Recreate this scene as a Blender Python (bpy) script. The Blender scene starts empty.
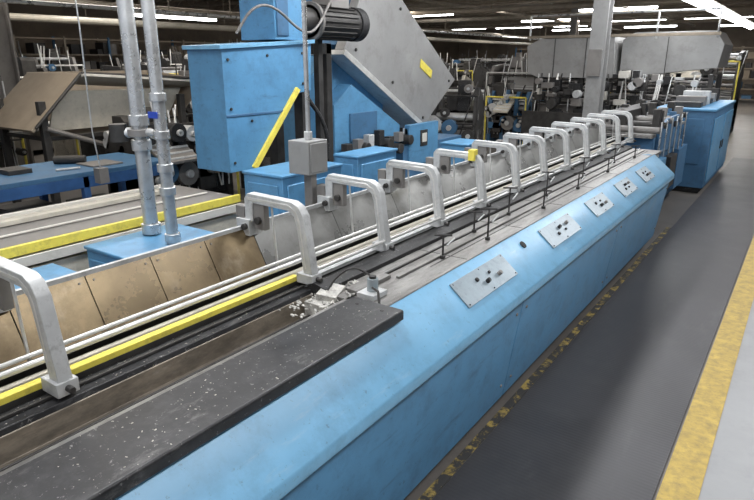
import bpy, bmesh, math, random
from mathutils import Vector, Matrix, Euler
random.seed(7)
scn=bpy.context.scene
scn.view_settings.view_transform='Standard'
scn.view_settings.exposure=0.1

# ---------------- materials ----------------
def mat(name,col,rough=0.5,metal=0.0,var=0.25,scale=6.0,bump=0.0,dirt=None,dirt_amt=0.5,emit=None,estr=0,stretch=(1,1,1),thr=(0.5,0.75),scuff=None,speck=None):
    m=bpy.data.materials.new(name); m.use_nodes=True
    nt=m.node_tree; N=nt.nodes; L=nt.links
    b=N['Principled BSDF']
    b.inputs['Roughness'].default_value=rough; b.inputs['Metallic'].default_value=metal
    if emit:
        b.inputs['Base Color'].default_value=(*col,1)
        b.inputs['Emission Color'].default_value=(*emit,1); b.inputs['Emission Strength'].default_value=estr
        return m
    tc=N.new('ShaderNodeTexCoord'); mp=N.new('ShaderNodeMapping'); mp.inputs['Scale'].default_value=stretch
    L.new(tc.outputs['Object'],mp.inputs['Vector'])
    no=N.new('ShaderNodeTexNoise'); no.inputs['Scale'].default_value=scale; no.inputs['Detail'].default_value=6; no.inputs['Roughness'].default_value=0.65
    L.new(mp.outputs[0],no.inputs['Vector'])
    cr=N.new('ShaderNodeValToRGB')
    cr.color_ramp.elements[0].position=0.3; cr.color_ramp.elements[1].position=0.7
    cr.color_ramp.elements[0].color=(*[c*(1-var) for c in col],1)
    cr.color_ramp.elements[1].color=(*[min(1,c*(1+var)) for c in col],1)
    L.new(no.outputs['Fac'],cr.inputs['Fac'])
    out=cr.outputs['Color']
    def layer(out,colr,amt,sc,th,vec):
        n2=N.new('ShaderNodeTexNoise'); n2.inputs['Scale'].default_value=sc; n2.inputs['Detail'].default_value=10; n2.inputs['Roughness'].default_value=0.75
        L.new(vec,n2.inputs['Vector'])
        c2=N.new('ShaderNodeValToRGB'); c2.color_ramp.elements[0].position=th[0]; c2.color_ramp.elements[1].position=th[1]
        c2.color_ramp.elements[0].color=(0,0,0,1); c2.color_ramp.elements[1].color=(amt,)*3+(1,)
        L.new(n2.outputs['Fac'],c2.inputs['Fac'])
        mx=N.new('ShaderNodeMix'); mx.data_type='RGBA'
        L.new(c2.outputs['Color'],mx.inputs['Factor']); L.new(out,mx.inputs['A']); mx.inputs['B'].default_value=(*colr,1)
        return mx.outputs['Result']
    if dirt: out=layer(out,dirt,dirt_amt,scale*2.3,thr,mp.outputs[0])
    if scuff:
        mp2=N.new('ShaderNodeMapping'); mp2.inputs['Scale'].default_value=scuff[3]; mp2.inputs['Rotation'].default_value=(0,0,.12)
        L.new(tc.outputs['Object'],mp2.inputs['Vector'])
        out=layer(out,scuff[0],scuff[1],scuff[2],(0.58,0.74),mp2.outputs[0])
    if speck: out=layer(out,speck[0],speck[1],speck[2],(0.60,0.66),tc.outputs['Object'])
    L.new(out,b.inputs['Base Color'])
    mr=N.new('ShaderNodeMapRange'); mr.inputs['To Min'].default_value=max(.1,rough-.1); mr.inputs['To Max'].default_value=min(1,rough+.18)
    L.new(no.outputs['Fac'],mr.inputs['Value']); L.new(mr.outputs[0],b.inputs['Roughness'])
    if bump:
        bp=N.new('ShaderNodeBump'); bp.inputs['Strength'].default_value=bump; bp.inputs['Distance'].default_value=0.01
        L.new(no.outputs['Fac'],bp.inputs['Height']); L.new(bp.outputs[0],b.inputs['Normal'])
    return m
M={}
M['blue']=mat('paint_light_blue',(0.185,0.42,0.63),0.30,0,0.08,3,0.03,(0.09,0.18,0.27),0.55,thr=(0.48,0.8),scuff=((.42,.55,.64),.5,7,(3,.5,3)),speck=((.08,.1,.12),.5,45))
M['blueside']=mat('paint_blue_shaded_side',(0.095,0.265,0.455),0.38,0,0.12,3,0.03,(0.04,0.08,0.13),0.55,thr=(0.48,0.8),scuff=((.04,.07,.11),.65,5,(1,.35,2.5)),speck=((.04,.06,.08),.5,30))  # light blue paint darkened: shade of the housing sides put into the colour
M['dblue']=mat('paint_mid_blue',(0.05,0.14,0.26),0.5,0,0.15,4,0,(0.03,0.04,0.05),0.5)
M['navy']=mat('paint_workbench_blue',(0.03,0.10,0.26),0.5)
M['steel']=mat('worn_steel',(0.24,0.235,0.225),0.33,0.55,0.3,5,0.04,(0.075,0.065,0.06),0.8,stretch=(3,0.6,3),thr=(.44,.7),scuff=((.5,.5,.48),.6,9,(4,.4,4)),speck=((.42,.41,.39),.7,50))
M['alu']=mat('cast_aluminium_grey',(0.52,0.53,0.53),0.42,0.2,0.15,9,0.05,(0.16,0.155,0.15),0.7)
M['galv']=mat('galvanised_pipe',(0.55,0.56,0.56),0.25,0.7,0.18,7,0.02,(0.2,0.2,0.2),0.5)
M['rail']=mat('bright_rail',(0.66,0.66,0.64),0.28,0.4,0.12,6,0,(0.2,0.19,0.18),.5)
M['brown']=mat('aged_bronze_sheet',(0.22,0.165,0.095),0.26,0.6,0.35,3,0.06,(0.085,0.06,0.035),0.8,thr=(.42,.72),scuff=((.42,.36,.27),.5,5,(1,1,.6)))
M['sheet']=mat('dull_sheet_panel',(0.27,0.27,0.26),0.26,0.55,0.22,4,0.03,(0.10,0.09,0.08),0.5)
M['black']=mat('black_laminate',(0.014,0.014,0.016),0.36,0,0.4,7,0.10,(0.07,0.07,0.072),0.6,thr=(0.48,0.78),scuff=((.22,.215,.21),.6,14,(1.5,.5,1)),speck=((.4,.39,.38),.6,60))
M['blk']=mat('black_matte',(0.012,0.012,0.013),0.6,scuff=((.16,.155,.15),.7,12,(1,1,1)),speck=((.35,.34,.33),.6,60))
M['dark']=mat('dark_steel',(0.042,0.04,0.038),0.5,0.3,0.4,10)
M['trough']=mat('trough_steel',(0.27,0.235,0.19),0.34,0.45,0.35,5,0.05,(0.09,0.08,0.07),0.8,stretch=(2,0.7,2),thr=(.42,.7),scuff=((.5,.48,.45),.6,8,(2,.5,2)))
M['yellow']=mat('yellow_paint',(0.78,0.66,0.10),0.45,0,0.1,8,0,(0.25,0.2,0.08),0.7)
M['ystripe']=mat('yellow_floor_paint',(0.45,0.32,0.08),0.6,0,0.2,9,0.05,(0.09,0.085,0.075),0.7,thr=(0.45,0.75))
M['yworn']=mat('worn_yellow_floor_paint',(0.38,0.28,0.08),0.6,0,0.2,4,0.05,(0.045,0.045,0.045),1.0,thr=(0.42,0.5))
M['cream']=mat('cream_plastic',(0.48,0.45,0.38),0.5,0,.15,5,0,(0.25,0.23,0.2),.6)
M['white']=mat('white_paint',(0.60,0.58,0.53),0.5,0,0.1,5,0,(.3,.28,.25),.5)
M['crust']=mat('grimy_white_grease',(0.45,0.44,0.41),0.7,0,0.4,35,0.6,(0.1,0.09,0.08),0.8)
M['grey']=mat('machine_grey',(0.20,0.19,0.18),0.5,0.1,0.15,3,0,(0.10,0.09,0.08),0.5)
M['lgrey']=mat('light_grey_sheet',(0.30,0.30,0.295),0.4,0.2,0.12,2,0,(0.16,0.15,0.14),0.6,scuff=((.45,.45,.44),.3,4,(1,1,1)))
M['tan']=mat('tan_board',(0.30,0.25,0.19),0.7,0,0.15,4)
M['plate']=mat('control_plate',(0.27,0.33,0.37),0.35,0.35,0.15,8,0,(.13,.15,.17),.6,speck=((.1,.1,.1),.6,50))
M['green']=mat('green_paint',(0.05,0.16,0.10),0.5)
M['label']=mat('blue_label',(0.02,0.06,0.4),0.4)
M['paper']=mat('paper_stack',(0.50,0.47,0.42),0.8)
M['wall']=mat('wall_paint',(0.18,0.145,0.11),0.85,0,0.3,0.6,0,(0.07,0.06,0.05),0.6)
M['ceil']=mat('ceiling_deck',(0.25,0.20,0.15),0.85,0,0.3,0.8)
M['beam']=mat('roof_steel',(0.26,0.22,0.17),0.7)
M['tube']=mat('lit_tube',(1,1,1),0.4,emit=(0.97,0.98,1.0),estr=20)
M['glassy']=mat('clear_jar',(0.35,0.4,0.42),0.15,0.2)
M['floor']=mat('concrete_floor',(0.13,0.12,0.11),0.38,0,0.2,1.3,0.03,(0.055,0.05,0.045),0.6)
M['floorR']=mat('painted_concrete',(0.29,0.295,0.30),0.42,0,0.1,2,0.02,(0.2,0.2,0.2),0.5)
def ribmat():
    m=mat('ribbed_rubber',(0.056,0.055,0.059),0.40,0,0.2,1.6,0,(0.085,0.085,0.085),0.5,scuff=((.14,.14,.14),.35,4,(1,.3,1)))
    nt=m.node_tree;N=nt.nodes;L=nt.links
    tc=N.new('ShaderNodeTexCoord');w=N.new('ShaderNodeTexWave');w.wave_type='BANDS';w.bands_direction='Y'
    w.inputs['Scale'].default_value=14;w.inputs['Distortion'].default_value=0
    L.new(tc.outputs['Object'],w.inputs['Vector'])
    bp=N.new('ShaderNodeBump');bp.inputs['Strength'].default_value=0.09;bp.inputs['Distance'].default_value=0.003
    L.new(w.outputs['Fac'],bp.inputs['Height']);L.new(bp.outputs[0],N['Principled BSDF'].inputs['Normal'])
    return m
M['mat']=ribmat()

# ---------------- builder ----------------
class B:
    def __init__(s,name,parent=None):
        s.name=name;s.parent=parent;s.bm=bmesh.new();s.mats=[]
    def mi(s,m):
        if m not in s.mats:s.mats.append(m)
        return s.mats.index(m)
    def faces(s,vs,fs,m):
        i=s.mi(m);bv=[s.bm.verts.new(v) for v in vs]
        for f in fs:
            try:
                x=s.bm.faces.new([bv[k] for k in f]);x.material_index=i
            except ValueError: pass
    def box(s,x0,y0,z0,x1,y1,z1,m):
        v=[(x0,y0,z0),(x1,y0,z0),(x1,y1,z0),(x0,y1,z0),(x0,y0,z1),(x1,y0,z1),(x1,y1,z1),(x0,y1,z1)]
        s.faces(v,[(3,2,1,0),(4,5,6,7),(0,1,5,4),(1,2,6,5),(2,3,7,6),(3,0,4,7)],m)
    def obox(s,c,sz,rot,m):
        R=Euler(rot).to_matrix();c=Vector(c);v=[]
        for z in(-.5,.5):
            for x,y in((-.5,-.5),(.5,-.5),(.5,.5),(-.5,.5)):
                v.append(c+R@Vector((x*sz[0],y*sz[1],z*sz[2])))
        s.faces(v,[(3,2,1,0),(4,5,6,7),(0,1,5,4),(1,2,6,5),(2,3,7,6),(3,0,4,7)],m)
    def cyl(s,p,q,r,m,seg=12,r2=None):
        p=Vector(p);q=Vector(q);r2=r if r2 is None else r2
        d=(q-p).normalized();a=d.orthogonal().normalized();b=d.cross(a);v=[]
        for c,rr in((p,r),(q,r2)):
            for k in range(seg):
                t=2*math.pi*k/seg;v.append(c+(a*math.cos(t)+b*math.sin(t))*rr)
        f=[(k,(k+1)%seg,seg+(k+1)%seg,seg+k) for k in range(seg)]
        f+= [tuple(reversed(range(seg))),tuple(range(seg,2*seg))]
        s.faces(v,f,m)
    def tube(s,pts,r,m,seg=8,sm=0):
        P=[Vector(p) for p in pts]
        for _ in range(sm):
            Q=[P[0]]
            for a,b in zip(P[:-1],P[1:]): Q+= [a*.75+b*.25,a*.25+b*.75]
            Q.append(P[-1]);P=Q
        for a,b in zip(P[:-1],P[1:]): s.cyl(a,b,r,m,seg)
    def prism(s,pts,axis,a,b,m):
        n=len(pts);v=[]
        for t in(a,b):
            for u,w in pts:
                v.append({'x':(t,u,w),'y':(u,t,w),'z':(u,w,t)}[axis])
        f=[(k,(k+1)%n,n+(k+1)%n,n+k) for k in range(n)]
        f+=[tuple(reversed(range(n))),tuple(range(n,2*n))]
        s.faces(v,f,m)
    def done(s,bevel=0.004,xf=None):
        bmesh.ops.recalc_face_normals(s.bm,faces=s.bm.faces)
        me=bpy.data.meshes.new(s.name)
        if xf is not None: s.bm.transform(xf)
        xs=[v.co for v in s.bm.verts]
        c=Vector(((min(v.x for v in xs)+max(v.x for v in xs))/2,(min(v.y for v in xs)+max(v.y for v in xs))/2,min(v.z for v in xs)))
        if s.parent is None: s.bm.transform(Matrix.Translation(-c))
        s.bm.to_mesh(me);s.bm.free()
        for m in s.mats: me.materials.append(M[m])
        for p in me.polygons:p.use_smooth=True
        me.set_sharp_from_angle(angle=math.radians(33))
        o=bpy.data.objects.new(s.name,me);scn.collection.objects.link(o)
        if s.parent is None:o.location=c
        else:o.parent=s.parent
        if bevel:
            bv=o.modifiers.new('bevel','BEVEL');bv.width=bevel;bv.segments=2;bv.limit_method='ANGLE';bv.angle_limit=math.radians(40)
        return o
def empty(name):
    e=bpy.data.objects.new(name,None);scn.collection.objects.link(e);return e

# ---------------- shell ----------------
XL,YB,ZC=-20,38,3.9
b=B('floor');b.box(XL,-6,-0.1,-0.1,YB,0,'floor');b.box(-0.1,-6,-0.1,8,YB,0.0,'floorR');b.done(0)
b=B('ceiling');b.box(XL,-6,ZC,8,YB,ZC+0.1,'ceil');b.done(0)
b=B('wall_left');b.box(XL-0.2,-6,0,XL,YB,ZC,'wall');b.done(0)
b=B('wall_back');b.box(XL,YB,0,8,YB+0.2,ZC,'wall');b.done(0)
b=B('wall_right');b.box(8,-6,0,8.2,YB,ZC,'wall');b.done(0)
b=B('ceiling_joists')
for k in range(20):
    y=2+k*1.9
    b.box(XL,y,ZC-0.08,8,y+0.1,ZC,'beam');b.box(XL,y,ZC-0.34,8,y+0.1,ZC-0.28,'beam')
    for j in range(28):
        x=XL+j*1.0
        b.tube([(x,y+.05,ZC-.3),(x+.5,y+.05,ZC-.06),(x+1,y+.05,ZC-.3)],0.015,'beam',4)
b.done(0)
b=B('rubber_floor_mat');b.box(-1.0,-3,0,-0.25,13,0.008,'mat');b.done(0.002)
b=B('floor_marking_stripe');b.box(-0.24,-3,0,-0.095,24,0.004,'ystripe');b.done(0)
b=B('floor_marking_stripe');b.box(-1.05,-3,0,-1.005,7,0.004,'yworn');b.done(0)

# ---------------- main machine ----------------
root=empty('saddle_stitching_machine')
Y0,Y1,YT=-1.0,6.15,1.66
b=B('control_housing',root)
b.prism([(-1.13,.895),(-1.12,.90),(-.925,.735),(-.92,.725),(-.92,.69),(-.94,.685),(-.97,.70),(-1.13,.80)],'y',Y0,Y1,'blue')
yy=Y0
while yy<Y1:
    y2=min(yy+1.79,Y1)
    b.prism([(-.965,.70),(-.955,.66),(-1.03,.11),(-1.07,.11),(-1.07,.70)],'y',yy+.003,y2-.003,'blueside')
    for dy in (.06,1.73):
        for z,x in((.6,-.963),(.2,-1.018)):
            if yy+dy<Y1: b.cyl((x-.01,yy+dy,z),(x+.006,yy+dy,z),.009,'grey',8)
    yy+=1.79
b.box(-1.13,Y0,.12,-1.06,Y1-.01,.8,'blk')
b.box(-1.9,Y0,0.0,-1.1,Y1-.05,.12,'blk')
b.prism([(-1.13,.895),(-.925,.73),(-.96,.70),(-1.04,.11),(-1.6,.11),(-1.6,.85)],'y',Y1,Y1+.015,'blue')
b.box(-1.131,YT,.896,-1.119,Y1,.903,'steel')
b.done(0.004)
b=B('machine_bed',root)
b.box(-1.9,Y0,.12,-1.48,Y1,.85,'blk')
b.box(-1.48,YT,.12,-1.13,Y1,.858,'blk')
b.box(-1.48,Y0,.12,-1.13,YT,.70,'blk')
b.box(-1.93,Y0,.1,-1.9,Y1,.90,'blueside')
b.box(-1.405,YT,.858,-1.132,Y1+.4,.885,'steel')
b.box(-1.345,YT+.15,.885,-1.335,Y1+.3,.893,'dark')
b.box(-1.28,YT+.3,.885,-1.265,Y1+.3,.895,'steel')
b.box(-1.24,YT+.5,.885,-1.233,Y1+.3,.8865,'dark')
b.prism([(-1.50,.85),(-1.50,.905),(-1.47,.915),(-1.41,.90),(-1.405,.85)],'y',YT,Y1+.4,'blk')
for y in (2.35,3.0,3.65,4.3,4.95,5.6): b.box(-1.404,y,.884,-1.134,y+.004,.8862,'dark')
b.done(0.003)
b=B('feed_trough',root)
b.prism([(-1.292,.872),(-1.278,.872),(-1.30,.835),(-1.395,.80),(-1.40,.808),(-1.31,.845)],'y',Y0,YT+.02,'trough')
b.prism([(-1.395,.80),(-1.40,.79),(-1.47,.80),(-1.475,.87),(-1.485,.87),(-1.482,.78),(-1.39,.77)],'y',Y0,YT,'trough')
b.box(-1.318,Y0,.86,-1.298,YT+.1,.885,'steel')
b.box(-1.43,Y0,.80,-1.42,YT,.82,'dark')
b.prism([(-1.565,.86),(-1.565,.885),(-1.485,.885),(-1.475,.86)],'y',Y0,YT,'black')
b.box(-1.53,Y0,.885,-1.52,YT,.895,'dark')
b.done(0.002)
b=B('black_side_table',root)
b.prism([(-1.275,.868),(-1.275,.905),(-1.055,.905),(-1.05,.90),(-1.05,.868)],'y',Y0,YT,'black')
b.box(-1.27,Y0,.80,-1.13,YT-.02,.868,'blk')
b.cyl((-1.11,YT-.05,.90),(-1.11,YT-.05,.907),.008,'dark',10);b.cyl((-1.22,YT-.05,.90),(-1.22,YT-.05,.907),.008,'dark',10)
b.done(0.003)
b=B('guide_rails',root)
b.box(-1.597,Y0,.90,-1.568,1.68,.920,'yellow')
b.box(-1.60,Y0,.85,-1.57,1.68,.90,'dark')
b.cyl((-1.64,Y0,.945),(-1.64,6.9,.945),.010,'rail')
b.cyl((-1.675,Y0,.955),(-1.675,6.9,.955),.007,'rail')
b.box(-1.66,Y0,.89,-1.61,6.9,.905,'cream')
b.box(-1.73,Y0,.88,-1.70,6.9,.915,'dark')
b.box(-1.60,1.7,.89,-1.54,6.9,.905,'alu')
b.cyl((-1.50,1.72,.95),(-1.50,6.9,.95),.008,'rail')
b.done(0.002)
b=B('back_panels',root)
y=Y0
while y<6.8:
    w=.245 if y<1.5 else .52
    m='brown' if y<1.5 else 'sheet'
    b.prism([(-1.735,.86),(-1.731,.86),(-1.848,1.078),(-1.852,1.078)],'y',y+.002,y+w-.002,m)
    if m=='brown':
        for dy in (.025,w-.025):
            t=.9;px=-1.733+(-.117)*t;pz=.86+.218*t
            b.cyl((px,y+dy,pz),(px+.004,y+dy,pz+.002),.004,'grey',8)
    y+=w
b.box(-1.862,Y0,1.074,-1.846,6.85,1.09,'alu')
b.prism([(-1.85,.86),(-1.76,.86),(-1.87,1.07),(-1.875,1.07)],'y',Y0,6.8,'dark')
b.done(0)
arms=[.68]+[1.69+.52*k for k in range(11)]
b=B('delivery_arms',root)
prof=[(-1.845,1.11),(-1.845,1.205),(-1.825,1.228),(-1.58,1.222),(-1.545,1.205),(-1.522,1.17),(-1.485,.935),(-1.530,.935),(-1.560,1.135),(-1.570,1.165),(-1.60,1.185),(-1.80,1.19),(-1.80,1.11)]
for y in arms:
    b.prism(prof,'y',y-.020,y+.020,'alu')
    for s in(-.021,.017): b.prism([(-1.83,1.214),(-1.60,1.21),(-1.56,1.19),(-1.54,1.15),(-1.515,.96),(-1.522,.96),(-1.547,1.14),(-1.566,1.178),(-1.60,1.197),(-1.83,1.20)],'y',y+s,y+s+.004,'rail')
    b.box(-1.560,y-.030,.90,-1.478,y+.030,.94,'alu')
    b.cyl((-1.50,y,.92),(-1.455,y,.92),.010,'dark',8)
    b.box(-1.885,y-.035,1.05,-1.81,y+.035,1.12,'alu')
    b.box(-1.90,y-.02,1.11,-1.85,y+.02,1.17,'grey')
    b.cyl((-1.83,y-.05,1.09),(-1.83,y+.05,1.09),.014,'dark',8)
    b.box(-1.80,y-.015,1.08,-1.74,y+.015,1.19,'grey')
    b.cyl((-1.77,y-.03,1.12),(-1.77,y+.03,1.12),.016,'dark',10)
    b.cyl((-1.70,y+.01,.91),(-1.72,y+.01,1.19),.005,'rail',8)
b.box(-1.60,arms[4]-.04,1.18,-1.56,arms[4]+.01,1.245,'yellow')
b.done(0.005)
b=B('control_panels',root)
nx,nz=0.165,0.205;ln=math.hypot(nx,nz);nrm=Vector((nx/ln,0,nz/ln));tv=Vector((nz/ln,0,-nx/ln))
base=Vector((-1.12,0,.90))
ang=math.atan2(.165,.195)
for i,(y,l) in enumerate(((2.30,.50),(3.28,.48),(4.05,.40),(4.75,.38),(5.4,.34))):
    c=base+tv*.112+nrm*.002+Vector((0,y,0))
    b.obox(c,(.125,l,.006),(0,ang,0),'plate')
    ks=[-.07,-.01,.05,.11]
    for j,k in enumerate(ks):
        p=base+tv*(.095+.03*((j+i)%2))+Vector((0,y+k*l*2,0))+nrm*.004
        b.cyl(p,p+nrm*(.020 if j%2 else .010),.010 if j!=2 else .007,'blk' if j!=3 else 'grey',10)
    for sx in(-.053,.053):
        for sy in(-l/2+.015,0,l/2-.015):
            p=c+tv*sx+Vector((0,sy,0));b.cyl(p,p+nrm*.006,.0035,'dark',6)
p=base+tv*.07+Vector((0,2.80,0));b.cyl(p-nrm*.001,p+nrm*.006,.02,'blk',14)
b.done(0.001)
b=B('bed_fittings',root)
for k,(x,y) in enumerate(((-1.25,2.30),(-1.21,2.69),(-1.33,2.78),(-1.33,3.23),(-1.22,3.5),(-1.33,3.85),(-1.23,4.2),(-1.32,4.6),(-1.24,5.0),(-1.32,5.5),(-1.24,5.9))):
    h=.11+.05*(k%2)
    b.cyl((x,y,.885),(x,y,.885+h),.005,'dark',6)
    b.cyl((x,y,.885),(x,y,.90),.013,'dark',8)
    b.cyl((x-.035,y-.02,.885+h),(x+.035,y+.02,.885+h),.005,'dark',6)
    b.cyl((x+.02,y,.885+h*.6),(x+.02,y+.07,.885+h*.75),.004,'alu',6)
b.box(-1.45,1.58,.79,-1.35,1.72,.87,'crust')
b.obox((-1.40,1.68,.885),(.08,.11,.025),(0.1,.1,.3),'crust')
b.box(-1.29,1.70,.885,-1.21,1.79,.905,'alu')
b.cyl((-1.25,1.75,.905),(-1.25,1.75,.955),.022,'glassy',14)
b.cyl((-1.25,1.75,.955),(-1.25,1.75,.965),.014,'dark',12)
b.tube([(-1.27,1.76,.96),(-1.32,1.72,1.0),(-1.38,1.69,.95),(-1.40,1.66,.90)],.004,'dark',8,2)
b.tube([(-1.23,1.72,.93),(-1.19,1.70,.93),(-1.17,1.68,.89)],.005,'dark')
b.box(-1.36,1.72,.885,-1.30,1.95,.90,'steel')
for k in range(110):
    x=random.uniform(-1.47,-1.31);y=random.uniform(1.45,1.85)
    s=random.uniform(.003,.012)
    b.obox((x,y,.888 if y>YT else .873),(s,s*1.5,s*.5),(random.random()*.5,random.random()*.5,random.random()*3),'crust')
b.done(0.001)
b=B('paper_scraps',root)
for k in range(420):
    r=random.random()
    if r<.35: x,z,y=random.uniform(-1.27,-1.06),.9060,random.uniform(.2,1.6)
    elif r<.65: x,z,y=random.uniform(-1.56,-1.49),.8865,random.uniform(.2,1.6)
    else: x,z,y=random.uniform(-1.40,-1.14),.8870,random.uniform(1.7,4)
    s=random.uniform(.0008,.0026)
    b.obox((x,y,z),(s*random.uniform(.6,1.6),s*random.uniform(.6,3),.0008),(0,0,random.random()*3),'paper')
b.done(0)
b=B('junction_box',root)
b.box(-2.03,2.14,1.22,-1.90,2.28,1.38,'lgrey');b.box(-1.91,2.15,1.23,-1.894,2.27,1.37,'lgrey')
b.cyl((-1.96,2.21,1.38),(-1.96,2.21,ZC),.011,'galv',10)
b.cyl((-1.96,2.21,1.38),(-1.96,2.21,1.42),.02,'alu',10)
b.box(-1.98,2.19,.9,-1.93,2.23,1.22,'grey')
b.box(-1.98,2.15,1.0,-1.88,2.27,1.05,'grey')
b.done(0.003)
b=B('drive_section',root)
b.box(-1.9,6.2,0,-1.15,6.9,.55,'dblue')
b.box(-1.9,6.9,.1,-1.3,8.9,.75,'dblue')
b.box(-1.6,7.0,.75,-1.3,8.3,.95,'dblue');b.box(-1.85,7.2,.75,-1.65,8.8,1.2,'dark')
b.prism([(7.1,.75),(7.1,1.0),(7.5,1.12),(8.2,1.12),(8.4,.75)],'x',-1.30,-1.27,'dblue')
for k in range(6):
    b.cyl((-1.9,7.0+.3*k,1.03+.03*(k%3)),(-1.25,7.0+.3*k,1.03+.03*(k%3)),.035,'dark' if k%2 else 'grey',10)
    b.cyl((-1.24,7.0+.3*k,.7),(-1.24,7.0+.3*k,1.12),.010,'galv',6)
b.box(-1.26,7.0,.45,-1.2,7.3,.72,'blueside');b.box(-1.28,7.6,.3,-1.2,8.0,.68,'dark');b.box(-1.28,8.2,.2,-1.22,8.8,.7,'dblue')
b.box(-1.95,6.9,.95,-1.3,8.9,.98,'steel')
for k in range(8): b.box(-1.9+.06*k,6.95+.2*k,.98,-1.84+.06*k,7.1+.2*k,1.08+.03*(k%3),random.choice(['dark','grey','blueside','alu']))
for k in range(20):
    x=random.uniform(-1.9,-1.3);y=random.uniform(7,8.8);b.box(x,y,.98,x+random.uniform(.03,.1),y+.08,1.0+random.uniform(.05,.28),random.choice(['dark','dark','grey','blk','dblue']))
b.done(0.004)

# ---------------- end cabinet ----------------
b=B('delivery_cabinet')
b.box(-1.7,9.1,.08,-1.0,11.4,1.1,'dblue');b.box(-1.65,9.15,0,-1.05,11.35,.08,'blk')
b.box(-1.0,9.2,.15,-.985,10.25,1.0,'blueside');b.box(-1.0,10.35,.15,-.985,11.35,1.0,'blueside')
b.box(-1.6,9.09,.4,-1.1,9.105,1.0,'dblue')
b.box(-.985,10.18,.5,-.97,10.21,.62,'dark');b.box(-.985,10.4,.5,-.97,10.43,.62,'dark')
b.box(-1.72,9.08,1.1,-.98,11.42,1.13,'blueside')
for k in range(6): b.box(-1.6+.03*k,9.3+.33*k,1.13,-1.2,9.5+.33*k,1.2+.06*(k%3),['dark','grey','alu','dark','lgrey','dark'][k])
b.done(0.006)
b=B('compensating_stacker')
b.prism([(-4.7,1.5),(-4.75,2.0),(-4.5,2.13),(-3.1,2.15),(-3.05,1.42),(-4.5,1.42)],'y',11.9,13.2,'lgrey')
b.prism([(-3.0,1.5),(-3.0,2.1),(-2.8,2.22),(-1.5,2.22),(-1.35,2.0),(-1.4,1.62),(-2.8,1.45)],'y',12.1,13.4,'lgrey')
for x in(-4.2,-3.6,-2.2): b.box(x,11.89,1.43,x+.015,11.9,2.13,'dark')
for x in(-4.6,-3.7,-3.0,-2.2,-1.5): 
    b.box(x,12.0,0,x+.08,12.08,1.5,'dark');b.box(x,13.1,0,x+.08,13.18,1.5,'dark')
b.box(-4.6,12.1,.1,-3.2,13.0,.9,'grey');b.box(-2.9,12.1,.1,-1.5,13.0,1.0,'dblue')
for k in range(9):
    b.cyl((-4.6,11.95+.02*k,.95+.06*k),(-1.5,11.95+.02*k,.95+.06*k),.025,'grey' if k%2 else 'dark',8)
rr=random.Random(3)
for k in range(60):
    x=rr.uniform(-4.6,-1.5);z=rr.uniform(.6,1.45);w=rr.uniform(.04,.22);y=rr.uniform(11.5,11.95)
    b.box(x,y,z,x+w,y+.15,z+rr.uniform(.04,.22),rr.choice(['dark','dark','grey','alu','white','dblue','blk','blk']))
for k in range(16):
    x=rr.uniform(-4.6,-1.5);z=rr.uniform(.9,1.45);b.cyl((x,11.45,z),(x,11.6,z),rr.uniform(.04,.11),rr.choice(['dark','alu','grey','blk']),14)
for k in range(26):
    x=rr.uniform(-4.6,-1.5);b.cyl((x,11.7,.2),(x+rr.uniform(-.3,.3),11.9,1.5),.014,rr.choice(['galv','dark','rail']),6)
b.box(-4.6,11.5,.2,-1.5,11.55,.8,'dark')
b.box(-4.75,11.88,2.14,-1.4,11.93,2.19,'beam')
for x in(-4.7,-3.5,-2.4,-1.45): b.cyl((x,11.9,2.1),(x,11.9,2.55),.02,'galv',6)
b.cyl((-4.7,11.9,2.55),(-1.45,11.9,2.55),.02,'galv',6)
b.done(0.01)
b=B('steel_column')
b.box(-2.95,9.9,0,-2.71,9.93,ZC,'lgrey');b.box(-2.95,10.12,0,-2.71,10.15,ZC,'lgrey');b.box(-2.845,9.93,0,-2.815,10.12,ZC,'lgrey')
b.box(-3.0,9.85,0,-2.66,10.2,.03,'dark');b.box(-2.94,9.86,1.5,-2.74,9.9,1.9,'grey');b.done(0.003)

# ---------------- hopper ----------------
b=B('scrap_feed_hopper')
hx0,hx1=-3.88,-3.5
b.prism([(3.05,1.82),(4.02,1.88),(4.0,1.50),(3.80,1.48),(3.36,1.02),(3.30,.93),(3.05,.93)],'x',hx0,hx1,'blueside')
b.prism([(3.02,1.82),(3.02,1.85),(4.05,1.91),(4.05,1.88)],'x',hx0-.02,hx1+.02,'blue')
b.prism([(3.85,1.51),(3.81,1.535),(3.27,.95),(3.31,.92)],'x',hx1-.03,hx1+.02,'yellow')
b.prism([(3.05,1.36),(3.05,1.34),(3.64,1.34),(3.66,1.36)],'x',hx1,hx1+.006,'dblue')
for y,z in((3.1,1.75),(3.1,1.4),(3.9,1.8),(3.9,1.56),(3.1,1.0),(3.3,1.3),(3.5,1.78)): b.cyl((hx1,y,z),(hx1+.01,y,z),.012,'dark',8)
b.box(-3.88,3.6,1.9,-3.5,3.97,2.27,'blueside');b.box(-3.5,3.62,1.93,-3.49,3.75,2.22,'dblue')
b.cyl((-3.6,3.97,2.06),(-3.6,4.12,2.06),.11,'dark',20)
b.cyl((-3.6,4.12,2.06),(-3.6,4.70,2.06),.135,'dark',24)
for k in range(20):
    a=2*math.pi*k/20;b.obox((-3.6+.138*math.cos(a),4.40,2.06+.138*math.sin(a)),(.02,.5,.006),(0,-a,0),'dark')
b.cyl((-3.6,4.70,2.06),(-3.6,4.80,2.06),.15,'blk',24);b.cyl((-3.6,4.12,2.06),(-3.6,4.15,2.06),.16,'grey',24)
b.box(-3.72,4.3,2.18,-3.5,4.55,2.32,'grey')
b.box(-3.72,4.02,0,-3.62,4.12,1.95,'dark');b.box(-3.72,4.3,0,-3.66,4.36,1.95,'dark')
b.box(-4.05,4.02,0,-3.95,4.12,1.9,'dark')
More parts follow.
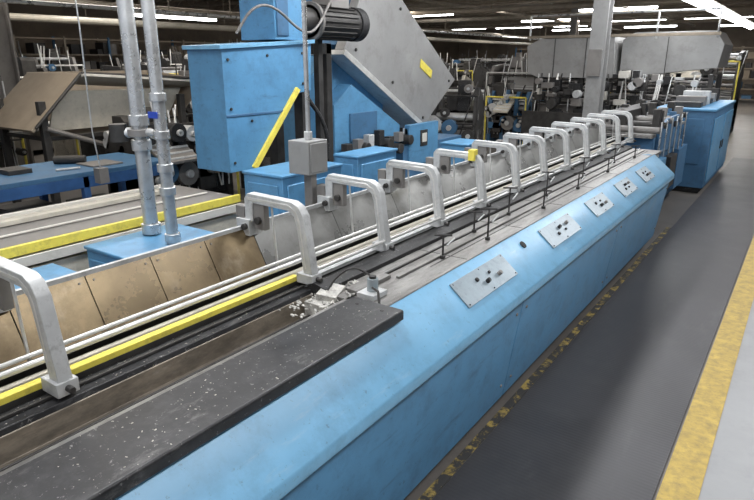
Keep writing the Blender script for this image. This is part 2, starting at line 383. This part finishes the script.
b.tube([(-3.5,3.2,1.93),(-3.42,3.3,2.12),(-3.4,3.5,2.14),(-3.4,3.8,1.95),(-3.42,4.0,1.97),(-3.45,4.25,2.25),(-3.5,4.4,2.3)],.011,'grey',8,2)
b.tube([(-3.7,4.1,1.5),(-3.6,4.3,1.2),(-3.6,4.35,.9),(-3.7,4.2,.6)],.02,'blk',8,2)
b.done(0.006)

b=B('folding_machine')
pl=[(5.1,1.85),(6.74,.95),(7.53,1.49),(6.16,2.42),(5.5,2.55)]
b.prism(pl,'x',-4.12,-4.0,'lgrey')
b.prism([(5.1,1.85),(6.74,.95),(6.70,.90),(5.06,1.80)],'x',-4.6,-3.97,'rail')
b.prism([(5.15,1.9),(6.7,1.05),(7.4,1.5),(6.1,2.3),(5.5,2.4)],'x',-4.9,-4.14,'dblue')
b.prism([(6.6,1.66),(6.62,1.76),(6.9,1.62),(6.88,1.52)],'x',-4.0,-3.99,'yellow')
for y,z in((5.3,1.85),(6.7,1.05),(7.35,1.48),(6.15,2.3),(5.6,2.4),(6.0,1.5)): b.cyl((-4.0,y,z),(-3.985,y,z),.018,'dark',10)
b.prism([(4.75,.1),(4.75,1.55),(5.15,1.85),(6.1,1.35),(6.1,.1)],'x',-4.75,-4.2,'blueside')
b.prism([(4.95,.55),(4.95,1.3),(5.25,1.5),(6.2,1.0),(6.2,.55)],'x',-4.2,-4.02,'blueside')
b.box(-4.6,6.1,.1,-3.9,7.6,.75,'dblue');b.box(-3.95,6.2,.5,-3.88,6.9,1.0,'blueside')
b.box(-3.88,6.45,.72,-3.87,6.62,.92,'dark');b.box(-3.872,6.48,.77,-3.862,6.59,.88,'white')
b.box(-4.02,5.2,.9,-4.0,5.7,1.2,'dblue')
for k in range(6): b.cyl((-4.0,5.1+.22*k,.75+.08*(k%2)),(-3.85,5.1+.22*k,.75+.08*(k%2)),.06,'dark',12)
for k in range(10): b.box(-3.98,5.0+.2*k,.82,-3.9,5.1+.2*k,.9+.03*(k%4),['dark','grey','alu','blk'][k%4])
for y in(4.8,6.0,7.5):
    b.box(-4.7,y,0,-4.6,y+.08,.1,'blk');b.box(-4.2,y,0,-4.1,y+.08,.1,'blk')
b.box(-4.0,4.7,0,-3.9,4.78,1.9,'dark');b.box(-4.3,4.5,1.8,-3.9,4.78,1.9,'dark')
b.done(0.008)

def cabinet(name,x0,y0,x1,y1,h,m='blueside'):
    b=B(name);b.box(x0,y0,.06,x1,y1,h-.02,m);b.box(x0-.01,y0-.01,h-.02,x1+.01,y1+.01,h,'blueside');b.box(x0+.03,y0+.03,0,x1-.03,y1-.03,.06,'blk')
    b.box(x1,y0+.04,.12,x1+.012,y1-.04,h-.07,m);b.box(x0+.04,y0-.012,.12,x1-.04,y0,h-.07,m)
    b.box(x1+.012,y1-.12,h*.6,x1+.022,y1-.09,h*.6+.1,'dark')
    b.done(.008)
cabinet('pump_cabinet',-3.24,1.72,-2.68,2.32,.74)
cabinet('pump_cabinet',-3.2,.85,-2.62,1.5,.70)
cabinet('pump_cabinet',-3.08,2.80,-2.72,3.42,1.03)
cabinet('pump_cabinet',-3.05,3.75,-2.82,4.3,1.03)
cabinet('pump_cabinet',-3.0,5.4,-2.7,5.8,.95)
b=B('belt_conveyor')
b.box(-4.1,-1.5,.70,-3.36,2.98,.78,'cream');b.box(-3.36,-1.5,.745,-3.33,2.98,.80,'yellow');b.box(-4.14,-1.5,.66,-4.1,2.98,.80,'white')
b.box(-4.05,-1.5,.78,-3.42,2.98,.785,'grey')
b.box(-3.34,-1.5,.68,-3.32,2.98,.735,'white');b.box(-3.40,-1.5,.54,-3.34,2.98,.66,'cream')
b.box(-3.9,-1.5,.79,-3.84,2.7,.82,'cream');b.box(-3.62,-1.5,.79,-3.60,2.9,.80,'white')
for y in(-1.2,.3,1.8,2.85):
    for x in(-4.05,-3.45): b.box(x,y,0,x+.06,y+.06,.7,'blueside')
    b.box(-4.05,y,.2,-3.4,y+.05,.25,'blueside')
b.done(.004)

b=B('steel_pipe')
b.cyl((-3.13,2.08,.745),(-3.13,2.08,ZC),.043,'galv',20)
for z in(.78,1.28,1.42): b.cyl((-3.13,2.08,z-.03),(-3.13,2.08,z+.03),.056,'galv',20)
b.cyl((-3.13,2.08,1.33),(-3.13,2.08,1.37),.07,'grey',16)
b.cyl((-3.13,2.08,1.35),(-3.22,2.0,1.35),.03,'alu',12);b.cyl((-3.22,2.0,1.30),(-3.22,2.0,1.40),.05,'dark',12)
b.done(.002)
b=B('steel_pipe')
b.cyl((-2.86,2.03,.745),(-2.86,2.03,ZC),.034,'galv',20)
for z in(.78,1.05,1.18,1.36,1.56): b.cyl((-2.86,2.03,z-.022),(-2.86,2.03,z+.022),.044,'galv',20)
b.cyl((-2.86,2.03,1.36),(-3.02,2.06,1.36),.02,'alu',12)
b.box(-2.90,1.985,1.45,-2.82,1.99,1.485,'label')
b.done(.002)
b=B('hanging_cable');b.tube([(-4.62,2.65,ZC),(-4.6,2.65,2.0),(-4.61,2.64,1.2),(-4.58,2.65,.9)],.006,'galv',6);b.box(-4.62,2.61,.8,-4.54,2.69,.92,'grey');b.done(0)

b=B('workbench')
b.box(-6.0,2.0,.76,-5.15,3.7,.80,'dblue');b.box(-6.0,2.0,.70,-5.95,3.7,.76,'navy');b.box(-5.2,2.0,.66,-5.15,3.7,.76,'navy')
for x in(-6.0,-5.21):
    for y in(2.0,2.8,3.64): b.box(x,y,0,x+.06,y+.06,.76,'navy')
b.box(-6.0,2.0,.25,-5.15,3.7,.28,'navy')
b.box(-5.8,2.3,.28,-5.4,2.7,.5,'dark');b.box(-5.9,3.0,.28,-5.3,3.4,.42,'dark')
b.box(-5.75,2.35,.80,-5.5,2.55,.84,'dark');b.box(-5.6,3.0,.80,-5.3,3.3,.815,'grey')
b.cyl((-5.8,2.9,.84),(-5.6,3.1,.84),.04,'dark',12);b.tube([(-5.4,2.7,.81),(-5.35,2.9,.81)],.012,'alu')
b.done(.004)
b=B('hopper_bin')
def slab(p,m,t=(-.03,0,0)):
    t=Vector(t);v=[Vector(q) for q in p]+[Vector(q)+t for q in p]
    b.faces(v,[(0,1,2,3),(7,6,5,4),(0,4,5,1),(1,5,6,2),(2,6,7,3),(3,7,4,0)],m)
slab([(-7.0,3.3,1.0),(-7.0,3.95,1.6),(-8.2,3.95,1.6),(-8.2,3.3,1.0)],'tan',(0,.03,-.03))
slab([(-6.9,3.95,1.6),(-6.9,5.7,1.48),(-7.5,5.6,1.38),(-7.5,3.95,1.5)],'white',(0,0,-.03))
slab([(-7.2,3.75,1.4),(-7.2,5.5,1.38),(-7.2,5.2,.95),(-7.2,3.6,.95)],'cream')
slab([(-8.2,3.95,1.6),(-8.2,5.7,1.6),(-8.0,5.4,1.0),(-8.0,3.6,1.0)],'tan')
slab([(-6.9,5.7,1.48),(-8.2,5.7,1.6),(-8.0,5.4,1.0),(-7.2,5.4,1.0)],'tan',(0,.03,0))
for x in(-7.1,-8.1):
    for y in(3.5,5.4): b.box(x-.04,y-.04,0,x+.04,y+.04,1.3,'dark')
b.box(-8.1,3.5,.85,-7.1,5.4,.9,'dark')
b.tube([(-7.05,3.5,1.0),(-7.05,5.4,.3)],.03,'grey')
b.tube([(-6.98,3.35,1.02),(-6.98,3.96,1.6),(-6.88,5.7,1.5)],.02,'dark')
b.done(.004)

# ---------------- background machines ----------------
def bmachine(x,y,L=2.2,W=1.0,H=1.4,rot=0,main='grey',acc='dark',name='printing_press'):
    b=B(name);r=random.Random(int(x*31+y*17))
    for sx in(-L/2,-L/6,L/6,L/2-.08):
        b.prism([(-W/2,0),(-W/2,H*r.uniform(.6,.9)),(-W/3,H),(W/4,H*r.uniform(.85,1.05)),(W/2,H*.6),(W/2,0)],'x',sx,sx+.08,main)
    for k in range(18):
        yy=r.uniform(-W/2,W/2);zz=r.uniform(.4,H);b.cyl((-L/2,yy,zz),(L/2,yy,zz),r.uniform(.015,.07),r.choice(['rail','dark','grey','alu','blk','dark']),10)
    b.box(-L/2,-W/2+.05,.1,L/2,W/2-.05,H*.45,acc)
    for k in range(10):
        sx=r.uniform(-L/2,L/2-.4);z0=r.uniform(.2,.9)
        b.box(sx,-W/2-.1,z0,sx+r.uniform(.05,.3),-W/2,z0+r.uniform(.05,.3),r.choice([main,acc,'tan','dblue','dark','blk','dark']))
    # sloped feed table and rollers
    sx=r.uniform(-L/2,0);b.prism([(-W/2-.35,H*.62),(-W/2-.35,H*.65),(-W/4,H*.95),(-W/4,H*.9)],'x',sx,sx+L*.38,r.choice(['lgrey','dark','cream','grey']))
    for k in range(5): 
        q=k/4;b.cyl((sx,-W/2-.3+q*.35,H*.67+q*.2),(sx+L*.38,-W/2-.3+q*.35,H*.67+q*.2),.02,'alu',8)
    for k in range(7):
        sx=r.uniform(-L/2,L/2-.3);yy=r.uniform(-W/2,W/3);h=H+r.uniform(-.1,.22);w=r.uniform(.08,.3)
        b.prism([(yy,H*.7),(yy,h-.06),(yy+.07,h),(yy+.25,h),(yy+.25,H*.7)],'x',sx,sx+w,r.choice([main,'dark','grey','blk','dark']))
    for k in range(16):
        sx=r.uniform(-L/2,L/2);b.cyl((sx,-W/2-.05,.2),(sx+r.uniform(-.4,.4),-W/2+.1,H+r.uniform(0,.35)),.012,r.choice(['rail','dark','alu','dark']),6)
    for k in range(10):
        sx=r.uniform(-L/2,L/2);zz=r.uniform(.4,H);rad=r.uniform(.04,.16);b.cyl((sx,-W/2-.16,zz),(sx,-W/2,zz),rad,r.choice(['dark','grey','alu','dblue','blk']),16)
        b.cyl((sx,-W/2-.2,zz),(sx,-W/2-.15,zz),rad*.35,'alu',10)
    b.tube([(-L/2,-W/2-.1,0),(-L/2,-W/2-.1,H*.9),(L/2,-W/2-.1,H*.9),(L/2,-W/2-.1,0)],.02,r.choice(['yellow','rail','dark','dark']),6)
    b.tube([(-L/2,-W/2-.1,H*.55),(L/2,-W/2-.1,H*.55)],.018,'dark',6)
    b.done(0.004,Matrix.Translation((x,y,0))@Matrix.Rotation(math.radians(rot),4,'Z'))
bm=[(-9.8,3.0,2.4,1.0,1.2,90,'grey','dark'),(-10,6.6,2.6,1.1,1.4,80,'cream','dark'),(-12.5,4.7,3,1.2,1.6,90,'dark','grey'),
(-7.2,8.3,2.2,1,1.25,70,'dark','dblue'),(-9.8,10.2,2.6,1.2,1.5,60,'grey','dark'),(-5.9,9.6,2.4,1.1,1.3,20,'dark','grey'),
(-8.2,13.6,2.6,1.2,1.4,10,'cream','dark'),(-5.6,15.2,2.4,1.2,1.6,0,'grey','dblue'),(-12.6,9.2,2.8,1.2,1.6,90,'dark','green'),
(-12.5,13.2,2.8,1.2,1.7,60,'grey','dark'),(-9.4,17,2.6,1.2,1.6,0,'dark','grey'),(-15.2,6.8,3,1.2,1.8,90,'grey','dark'),
(-15.4,11.2,3,1.3,1.8,80,'dark','tan'),(-6,19.5,3,1.2,1.6,0,'tan','dark'),(-13,17.5,3,1.2,1.8,30,'grey','dark'),
(-9.8,22,3,1.2,1.8,0,'dark','grey'),(-4.5,24,3,1.2,1.8,0,'grey','dblue'),(-0.4,25,1.8,1.2,1.7,0,'dark','grey'),(-6.0,6.6,1.6,.9,1.1,90,'dark','grey'),
(-14.5,2.4,3,1.2,1.7,90,'grey','dark'),(-2.6,17.5,2.2,1.2,1.9,0,'dark','grey'),(-5.3,12.8,.9,.8,1.1,0,'dblue','dark'),
(-6.5,4.7,1.3,.8,1.0,90,'dark','blk'),(-7.9,1.7,1.8,.9,1.1,90,'dark','grey'),(-11.6,0.8,2.0,.9,1.3,90,'grey','blk'),
(-16.6,3.8,3,1.0,2.1,90,'dark','grey'),(-17,15.6,3,1.2,2.1,80,'grey','dark'),(-3.6,20.5,2.4,1.2,1.9,0,'grey','dark')]
for a in bm: bmachine(*a)
def rack(x,y,L,H,rot):
    b=B('storage_shelving');r=random.Random(int(x*7+y*13));D=.6
    n=max(1,int(L/1.2))
    for k in range(n+1):
        for d in(-D/2,D/2): b.box(-L/2+k*L/n-.03,d-.03,0,-L/2+k*L/n+.03,d+.03,H,'dblue' if r.random()<.4 else 'beam')
    nz=5
    for j in range(nz+1):
        z=.15+j*(H-.2)/nz;b.box(-L/2,-D/2,z-.04,L/2,D/2,z,'tan' if j%2 else 'beam')
        if j<nz:
            s=-L/2+.1
            while s<L/2-.4:
                w=r.uniform(.08,.4);h=r.uniform(.12,(H-.2)/nz*.8)
                if r.random()<.85: b.box(s,-D/2+.05,z,s+w,D/2-.1,z+h,r.choice(['dark','dark','dark','grey','dblue','beam','dark','tan','blk','dark']))
                s+=w+r.uniform(.02,.12)
    b.done(0,Matrix.Translation((x,y,0))@Matrix.Rotation(math.radians(rot),4,'Z'))
rack(-18.6,4,7,2.5,90);rack(-18.4,12,7,2.4,90);rack(-8,29,8,2.3,0);rack(-1.5,31,5,2.3,0)
b=B('overhead_pipe_run')
for x,z,r_,mm in((-12.2,2.5,.06,'cream'),(-13.6,2.95,.07,'beam'),(-8.6,3.2,.04,'beam'),(-5.2,3.3,.05,'beam'),(-10.2,2.6,.035,'galv'),(-15.6,2.7,.09,'beam')):
    b.cyl((x,-4,z),(x,34,z),r_,mm,10)
    for k in range(8): b.cyl((x,k*4.6,z),(x,k*4.6,ZC),.012,'beam',6)
for y,z in((15.6,3.0),(21,3.15),(27.5,3.2)):
    b.cyl((-19,y,z),(7,y,z),.06,'beam',10)
b.done(0)
for x,y in((-11.9,14.8),(-8,24.7),(-11.1,5.0)):
    b=B('steel_column');b.box(x-.13,y-.15,0,x+.13,y-.12,ZC,'grey');b.box(x-.13,y+.12,0,x+.13,y+.15,ZC,'grey');b.box(x-.02,y-.12,0,x+.02,y+.12,ZC,'grey');b.done(0)

# ---------------- lights ----------------
def fixture(x,y,z,L,axis,w=1.0):
    b=B('fluorescent_light')
    ax=axis
    b.prism([(-.14*w,0),(-.07*w,.06),(.07*w,.06),(.14*w,0)],ax,-L/2,L/2,'white')
    for d in(-.06*w,.06*w):
        if ax=='y': b.cyl((d,-L/2+.03,-.025),(d,L/2-.03,-.025),.027*w,'tube',8)
        else: b.cyl((-L/2+.03,d,-.025),(L/2-.03,d,-.025),.027*w,'tube',8)
    for s in(-L/2+.2,L/2-.2):
        q=(0,s) if ax=='y' else (s,0)
        b.cyl((q[0],q[1],.06),(q[0],q[1],ZC-z),.006,'beam',6)
    b.done(0,Matrix.Translation((x,y,z)))
for y in(1,4,7): fixture(-2.4,y,3.3,2.4,'y')
for y in(12.6,15.1,17.6,20.1,22.6): fixture(-1.9,y,2.74,2.4,'y',1.5)
for x,y in((-8.1,19),(-9.3,25.5),(-3.5,28),(-6.5,28),(-9.5,30),(-12.5,30),(-15.5,30),(-12,20),(-14.5,15),(-8,12),(-12,7.5),(-5.5,21),(-16,20),(-7,33),(-3,34),(-11,34)): fixture(x,y,3.3,2.4,'x',1.15)
fixture(-13,10.0,2.75,2.4,'y');fixture(-15,5,2.85,2.4,'y');fixture(1.5,20,3.2,2.4,'y')
def area(x,y,sx,sy,p,z=3.2,col=(0.97,0.98,1)):
    l=bpy.data.lights.new('ceiling_lamp','AREA');l.shape='RECTANGLE';l.size=sx;l.size_y=sy;l.energy=p;l.color=col
    o=bpy.data.objects.new('ceiling_lamp',l);scn.collection.objects.link(o);o.location=(x,y,z)
wm=(1,.92,.82)
area(-2.4,1.2,.5,3,74);area(-2.4,5,.5,3,80);area(0.8,2.5,.5,4,90);area(-6,3.5,.5,3,65,3.2,wm);area(-2.2,10,.5,4,90);area(.6,9,.5,4,120)
area(-7,9,.5,4,75,3.2,wm);area(-11,6,.5,4,80,3.2,wm);area(-10,15,.5,4,105,3.2,wm);area(-4,18,.5,4,110,3.2,wm);area(-14,11,.5,4,95,3.2,wm);area(-9,25,4,.5,150,3.2,wm);area(-2,26,4,.5,140,3.2,wm)
area(1.0,-1.5,2,2,60)
w=bpy.data.worlds.new('World');scn.world=w;w.use_nodes=True
w.node_tree.nodes['Background'].inputs[0].default_value=(.82,.88,1,1);w.node_tree.nodes['Background'].inputs[1].default_value=.65

cam=bpy.data.cameras.new('Camera');co=bpy.data.objects.new('Camera',cam);scn.collection.objects.link(co)
cam.sensor_width=36;cam.lens=28.65;cam.clip_start=.05;cam.clip_end=200
co.location=(0,0,1.75);co.rotation_euler=(math.radians(90-17.6),0,math.radians(35.1))
scn.camera=co
